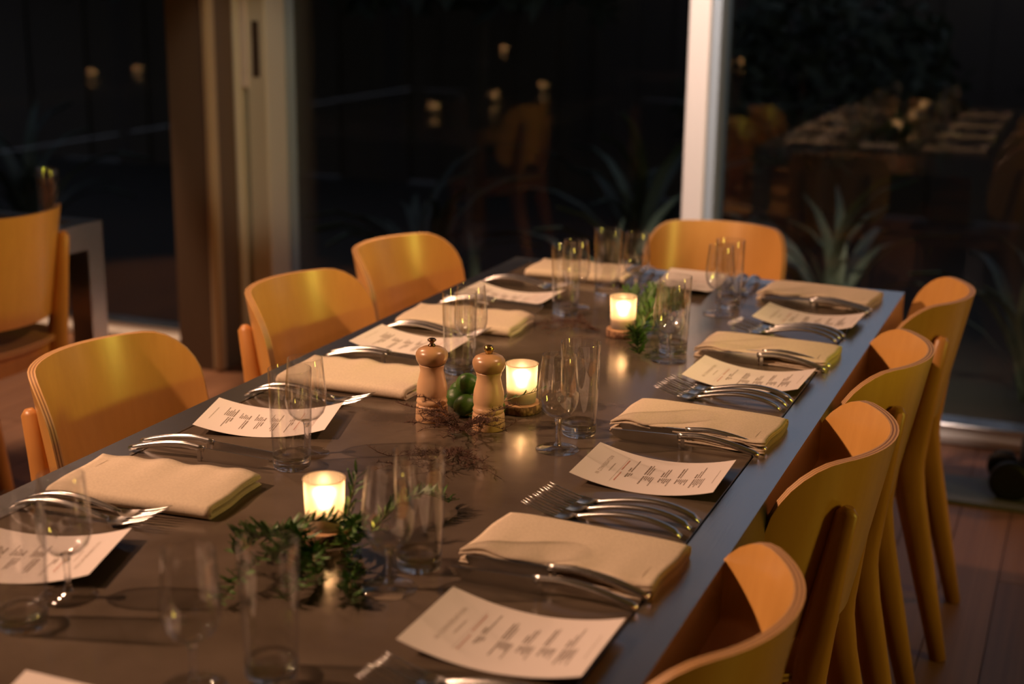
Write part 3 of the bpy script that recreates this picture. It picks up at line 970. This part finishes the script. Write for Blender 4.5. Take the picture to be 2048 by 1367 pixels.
# --- votive candles on wood slices
def make_votive():
    t = thing('votive_candle', '', 'candle')
    g = MB()
    g.lathe([(0.0240, 0.0012), (0.0248, 0.010), (0.0256, 0.035), (0.0266, 0.0655)], 40)
    n = len(g.v)
    g.build('frosted_cup', M['frost'], t)
    rim = MB()
    P = [(0.0266 + 0.0011 * math.cos(a), 0.0655 + 0.0011 * math.sin(a)) for a in [2 * PI * k / 8 for k in range(9)]]
    rim.lathe(P, 40); rim.build('cup_rim', M['frost'], t)
    bs = MB(); bs.lathe([(0.0005, 0.0002), (0.0225, 0.0002), (0.0240, 0.0012), (0.0238, 0.006), (0.0005, 0.006)], 32)
    bs.build('cup_base', M['frost'], t)
    w_ = MB(); w_.lathe([(0.0005, 0.0065), (0.0215, 0.0065), (0.0218, 0.0225), (0.0205, 0.0235), (0.0005, 0.0230)], 32)
    wx = w_.build('wax', M['wax'], t)
    k = MB(); k.tube([(0, 0, 0.0228), (0.0003, 0, 0.0285)], 0.0007, 6); k.build('wick', M['bronze'], wx)
    f = MB(); f.lathe([(0.0002, 0.0275), (0.0022, 0.0300), (0.0028, 0.0330), (0.0018, 0.0385), (0.0002, 0.0440)], 12)
    f.build('flame', M['flame'], wx)
    ld = bpy.data.lights.new('candle_light', 'POINT')
    ld.energy = 0.17; ld.color = (1.0, 0.50, 0.21); ld.shadow_soft_size = 0.006
    lo = bpy.data.objects.new('candle_light', ld); C.objects.link(lo); lo.parent = t; lo.location = (0.0, 0, 0.047)
    return t
votive = Kind(make_votive())
def make_slice():
    t = thing('wood_slice', '', 'wood slice')
    rr = random.Random(5)
    ph = [rr.uniform(0, 6) for _ in range(3)]
    wob = lambda a: 1 + 0.03 * math.sin(2 * a + ph[0]) + 0.02 * math.sin(5 * a + ph[1]) + 0.012 * math.sin(11 * a + ph[2])
    b = MB(); b.lathe([(0.0330, 0.0006), (0.0344, 0.002), (0.0341, 0.0140), (0.0328, 0.0155)], 48, wob=wob)
    b.build('bark_rim', M['bark'], t)
    c = MB(); c.lathe([(0.0328, 0.0006), (0.0005, 0.0004)], 48, wob=wob); c.lathe([(0.0328, 0.0155), (0.028, 0.0159), (0.0005, 0.0159)], 48, wob=wob)
    c.build('cut_face', M['cut_wood'], t)
    return t
slice_ = Kind(make_slice())
VS = [(-0.866, 1.508, 'among green sprigs, nearest the camera'), (-0.842, 2.128, 'behind the wooden pepper mills'), (-0.846, 2.688, 'farthest back, beside the greenery')]
for x_, y0, where in VS:
    slice_.put((x_, y0, TZ + 0.0002), R.uniform(0, 6), 'round bark-edged wood slice under the candle ' + where, 'wood slices under candles')
    votive.put((x_, y0, TZ + 0.0163), 0, 'lit candle in frosted glass, ' + where, 'votive candles on the long table')
for x_, y0, where in [(-3.16, 2.72, 'third from the front, other left table'), (-3.15, 1.94, 'middle of the other left table'), (-3.16, 1.16, 'front of the other left table'),
                      (-6.07, 1.25, 'on the farthest left table, front'), (-6.10, 1.70, 'on the farthest left table, back'),
                      (-2.82, -2.17, 'left one on the table behind the camera'), (-2.70, -2.08, 'right one on the table behind the camera'),
                      (-5.04, -2.75, 'on the table behind and left of the camera')]:
    votive.put((x_, y0, TZ + 0.0004), 0, 'lit candle in frosted glass, ' + where + ', reflected', 'votive candles on the other tables')
hib.put((-2.76, 3.27, Z), 0, 'small water glass on the other table at the left edge', GH)

# --- pepper mills
def make_mill(knob_round, label, loc):
    t = thing('pepper_mill', label, 'pepper mill', loc)
    b = MB()
    b.lathe([(0.0005, 0.0003), (0.0262, 0.0003), (0.0270, 0.0015), (0.0258, 0.024), (0.0252, 0.0262), (0.0230, 0.0272), (0.0242, 0.0285), (0.0256, 0.0325), (0.0242, 0.0365), (0.0232, 0.0378), (0.0246, 0.044), (0.0250, 0.052), (0.0240, 0.062), (0.0210, 0.074), (0.0190, 0.084), (0.0206, 0.0925), (0.0212, 0.0945), (0.0005, 0.0946)], 40)
    b.build('body', M['maple'], t)
    h = MB()
    h.lathe([(0.0005, 0.0950), (0.0210, 0.0950), (0.0225, 0.0962), (0.0252, 0.102), (0.0266, 0.1085), (0.0258, 0.1135), (0.0225, 0.1185), (0.0150, 0.1225), (0.0075, 0.1240), (0.0005, 0.1243)], 40)
    hd_ = h.build('head', M['maple_dark'], t)
    k = MB()
    if knob_round:
        k.lathe([(0.0005, 0.1240), (0.0058, 0.1242), (0.0056, 0.1262), (0.0078, 0.1285), (0.0084, 0.1315), (0.0078, 0.1350), (0.0056, 0.1372), (0.0005, 0.1380)], 24)
    else:
        k.lathe([(0.0005, 0.1240), (0.0062, 0.1242), (0.0058, 0.1262), (0.0034, 0.1285), (0.0036, 0.1305), (0.0070, 0.1330), (0.0072, 0.1352), (0.0050, 0.1368), (0.0005, 0.1372)], 24)
    k.build('knob', M['brass'] if knob_round else M['bronze'], hd_)
make_mill(False, 'wooden pepper mill with a dark waisted metal knob, left one', (-0.957, 2.022, TZ))
make_mill(True, 'wooden salt mill with a round brass knob, right one', (-0.855, 2.018, TZ))

# --- limes
def make_lime():
    t = thing('lime', '', 'lime')
    b = MB()
    prof = []
    for k in range(13):
        a = PI * k / 12
        r = 0.0185 * math.sin(a); z = -0.0205 * math.cos(a)
        if k == 11: r *= 0.85
        prof.append((max(r, 0.0003), z))
    prof[-1] = (0.0003, 0.0225); prof[-2] = (0.0030, 0.0212)
    b.lathe(prof, 20)
    b.build('skin', M['lime'], t)
    s = MB(); s.lathe([(0.0003, -0.0208), (0.0022, -0.0206), (0.0018, -0.0218), (0.0003, -0.0220)], 8)
    s.build('stem_scar', M['stem'], t)
    return t
lime = Kind(make_lime())
for x_, y0, z, tilt, where in [(-0.914, 2.060, 0.019, 1.2, 'front of the pile between the mills'), (-0.945, 2.092, 0.019, 1.5, 'low in the pile beside the dark-knobbed mill'),
                               (-0.900, 2.100, 0.019, 1.4, 'low in the pile behind the brass-knobbed mill'), (-0.922, 2.085, 0.048, 1.3, 'on top of the pile, middle'),
                               (-0.955, 2.130, 0.019, 1.1, 'at the back of the pile, left'), (-0.912, 2.138, 0.019, 1.6, 'at the back of the pile, right'), (-0.868, 2.068, 0.019, 1.5, 'right front of the pile by the brass-knobbed mill')]:
    o = lime.put((x_, y0, TZ + z), 0, 'small green lime ' + where, 'limes between the pepper mills')
    o.rotation_euler = (tilt, 0.2, R.uniform(0, 6))

# --- green sprigs
def leaf_mesh(ln, wd):
    b = MB(); pts = []
    for i in range(6):
        u = i / 5
        hw = wd * math.sin(PI * (0.06 + 0.92 * u)) ** 0.8
        for s_ in (-1, 0, 1):
            pts.append((ln * u, s_ * hw, -0.0008 * (1 - abs(s_)) + 0.12 * ln * u * u))
    b.quad_grid(pts, 6, 3)
    return b
LEAF = None
def sprig(label, path, nl, seed, ll=0.018, single=True, base=(0, 0, TZ + 0.002), name='green_sprig', group=None, side=1.0):
    global LEAF
    t = thing(name, label, 'sprig', base, 0, group)
    rr = random.Random(seed)
    P = [Vector(p) for p in path]
    s = MB(); m = len(P)
    s.tube(P, [0.0012 * (1 - 0.6 * i / (m - 1)) for i in range(m)], 6)
    s.build('stem', M['stem'], t)
    big = MB()
    for k in range(nl):
        u = (k + 0.5) / nl * (m - 1)
        i = min(int(u), m - 2); f = u - i
        p = P[i].lerp(P[i + 1], f)
        tan = (P[i + 1] - P[i]).normalized()
        az = math.atan2(tan.y, tan.x) + (1 if k % 2 else -1) * rr.uniform(0.4, 1.2) * side
        el = rr.uniform(-0.1, 0.95)
        sc = rr.uniform(0.7, 1.2) * ll / 0.018
        if p.z < 0.004: el = abs(el)
        if single:
            if LEAF is None:
                LEAF = leaf_mesh(0.018, 0.0021).build('leaf', M['leaf'], t, fix=False); o = LEAF
            else:
                o = LEAF.copy(); C.objects.link(o); o.parent = t
            o.location = p; o.rotation_euler = (rr.uniform(-0.6, 0.6), -el, az); o.scale = (sc, sc, sc)
        else:
            mt = Matrix.Translation(p) @ Matrix.Rotation(az, 4, 'Z') @ Matrix.Rotation(-el, 4, 'Y') @ Matrix.Rotation(rr.uniform(-0.6, 0.6), 4, 'X') @ Matrix.Scale(sc, 4)
            lm = leaf_mesh(0.018, 0.0024)
            n0 = len(big.v)
            big.v += [tuple(mt @ Vector(v)) for v in lm.v]
            for fc in lm.f: big.face([n0 + q for q in fc], 0, True)
    if not single:
        o = big.build('leaves', M['leaf'], t, fix=False); o['kind'] = 'stuff'
    return t
def arc(p, q, h, n=6, bend=0.0):
    p, q = Vector(p), Vector(q)
    d_ = q - p; nrm = Vector((-d_.y, d_.x, 0))
    return [p.lerp(q, i / n) + Vector((0, 0, h * math.sin(PI * i / n))) + nrm * bend * math.sin(PI * i / n) for i in range(n + 1)]
GS = 'green sprigs around the nearest candle'
for i, (a, b_, h, n, ll, lb) in enumerate([
        ((-0.845, 1.470, 0.004), (-0.805, 1.31, 0.004), 0.018, 90, 0.021, 'in front of the nearest candle towards the camera'),
        ((-0.880, 1.455, 0.004), (-0.872, 1.275, 0.006), 0.016, 70, 0.020, 'at the left, behind the blurred water glass'),
        ((-0.830, 1.490, 0.004), (-0.765, 1.40, 0.006), 0.028, 90, 0.021, 'right of the nearest candle, reaching the wine glass'),
        ((-0.915, 1.430, 0.012), (-0.800, 1.475, 0.034), 0.020, 90, 0.020, 'crossing the base of the nearest candle'),
        ((-0.815, 1.535, 0.004), (-0.765, 1.67, 0.006), 0.030, 90, 0.019, 'behind the front right wine glass'),
        ((-0.828, 1.480, 0.010), (-0.822, 1.515, 0.090), 0.0, 22, 0.022, 'standing upright at the right of the nearest candle'),
        ((-0.770, 1.395, 0.004), (-0.735, 1.335, 0.004), 0.012, 44, 0.018, 'tip lying under the front wine glass foot'),
        ((-0.850, 1.440, 0.006), (-0.775, 1.33, 0.022), 0.018, 80, 0.021, 'raised tip midway between candle and front menu'),
        ((-0.900, 1.465, 0.006), (-0.930, 1.40, 0.030), 0.014, 50, 0.020, 'left of the nearest candle, pointing up left'),
        ((-0.810, 1.500, 0.008), (-0.790, 1.44, 0.050), 0.016, 60, 0.021, 'rising right beside the nearest candle'),
        ((-0.885, 1.440, 0.010), (-0.835, 1.40, 0.040), 0.018, 60, 0.023, 'standing low in front of the nearest candle'),
        ((-0.860, 1.450, 0.012), (-0.905, 1.36, 0.026), 0.020, 70, 0.023, 'spreading left in front of the nearest candle'),
        ((-0.835, 1.420, 0.010), (-0.845, 1.345, 0.034), 0.018, 64, 0.023, 'heaped in the middle of the greenery')]):
    sprig('green leafy sprig ' + lb, arc(a, b_, h), n, 60 + i, ll=ll, group=GS)
sprig('sprig of small leaves leaning across the middle candle', [(-0.905, 2.04, 0.006), (-0.868, 2.058, 0.022), (-0.825, 2.075, 0.040), (-0.790, 2.09, 0.052)], 20, 90, ll=0.015)
for i, (a, b_, h, n, lb) in enumerate([
        ((-0.815, 2.660, 0.004), (-0.765, 2.54, 0.004), 0.026, 120, 'right of the far candle, in front'),
        ((-0.860, 2.750, 0.004), (-0.915, 2.97, 0.004), 0.040, 170, 'behind the far candle, left'),
        ((-0.830, 2.740, 0.004), (-0.845, 2.98, 0.004), 0.052, 190, 'straight behind the far candle'),
        ((-0.795, 2.720, 0.004), (-0.785, 2.90, 0.010), 0.050, 170, 'behind the far candle, right'),
        ((-0.805, 2.660, 0.006), (-0.775, 2.79, 0.030), 0.040, 140, 'right of the far candle, close to it')]):
    sprig('dense green sprig ' + lb, arc(a, b_, h, 8), n, 120 + i, ll=0.025, single=False, group='greenery at the far candle')

# --- dried heather
def heather(label, loc, seed, nb, spread, rise, dirs):
    t = thing('dried_heather', label, 'dried flowers', loc)
    rr = random.Random(seed)
    st, nd = MB(), MB()
    def needles(P, dens):
        for i in range(len(P) - 1):
            for k in range(dens):
                p = P[i].lerp(P[i + 1], rr.random())
                v = Vector((rr.gauss(0, 1), rr.gauss(0, 1), abs(rr.gauss(0, 0.8)))).normalized() * rr.uniform(0.004, 0.009)
                e = v.cross(Vector((rr.gauss(0, 1), rr.gauss(0, 1), 1))).normalized() * 0.00032
                nd.poly([p - e, p + e, p + v + e * 0.4, p + v - e * 0.4])
    for k in range(nb):
        az = dirs[0] + (dirs[1] - dirs[0]) * (k + rr.random()) / nb
        L = spread * rr.uniform(0.6, 1.1); z1 = rise * rr.uniform(0.0, 1.0)
        P = [Vector((L * u * math.cos(az + 0.3 * u * rr.uniform(-1, 1)), L * u * math.sin(az), 0.003 + z1 * u ** 1.3 + 0.012 * math.sin(PI * u))) for u in [i / 6 for i in range(7)]]
        st.tube(P, [0.0008 - 0.0005 * i / 6 for i in range(7)], 5)
        needles(P, 13)
        for q in range(2, 6):
            if rr.random() < 0.8:
                a2 = az + rr.choice((-1, 1)) * rr.uniform(0.4, 0.9)
                l2 = L * rr.uniform(0.18, 0.35)
                Q = [P[q] + Vector((l2 * u * math.cos(a2), l2 * u * math.sin(a2), l2 * u * rr.uniform(0.0, 0.4))) for u in (0, 0.35, 0.7, 1)]
                st.tube(Q, [0.0007, 0.0006, 0.0005, 0.0003], 4)
                needles(Q, 12)
    st.build('twigs', M['heather'], t)
    o = nd.build('needles', M['heather'], t, fix=False); o['kind'] = 'stuff'
heather('brown dried heather bunch at the feet of the pepper mills', (-0.885, 1.975, TZ + 0.001), 5, 20, 0.088, 0.055, (-3.6, 0.7))
heather('thin dried heather lying flat before the brass-knobbed mill', (-0.850, 1.885, TZ + 0.001), 8, 11, 0.135, 0.004, (-2.1, -0.6))
heather('reddish dried heather twig lying left of the far candle', (-0.90, 2.69, TZ + 0.001), 9, 5, 0.12, 0.006, (2.6, 3.8))

# --- black bag by the right-hand window
def bag():
    t = thing('black_bag', 'black wheeled bag slumped at the right frame edge by the window', 'bag', (0.10, 4.28, 0))
    b = MB(); pts = []
    n, m = 28, 12
    for i in range(n):
        a = 2 * PI * i / n
        for k in range(m):
            u = k / (m - 1)
            sh = (1 - 0.52 * u ** 1.4) * (0.86 + 0.14 * min(1, u * 6)) * (1 + 0.05 * math.sin(5 * a + 3 * u))
            if k == m - 1: sh *= 0.25
            pts.append((0.235 * sh * math.cos(a) + 0.08 * u, 0.16 * sh * math.sin(a), 0.02 + 0.62 * u))
    q = b.quad_grid(pts, n, m, closed_u=True)
    b.face([q + i * m for i in range(n)]); b.face([q + i * m + m - 1 for i in range(n)])
    b.build('sack', M['black_cloth'], t)
    for (px, py, r) in ((-0.225, -0.13, 0.058), (-0.255, 0.05, 0.046)):
        w_ = MB()
        w_.tube([(px - 0.0, py - 0.018, r), (px, py - 0.012, r), (px, py + 0.012, r), (px, py + 0.018, r)], [r * 0.8, r, r, r * 0.8], 20)
        w_.build('wheel', M['rubber'], t)
    h = MB(); h.tube([(0.0, 0, 0.60), (0.02, 0, 0.70), (0.10, 0, 0.72), (0.14, 0, 0.62)], 0.012, 8)
    h.build('handle', M['black_cloth'], t)
bag()
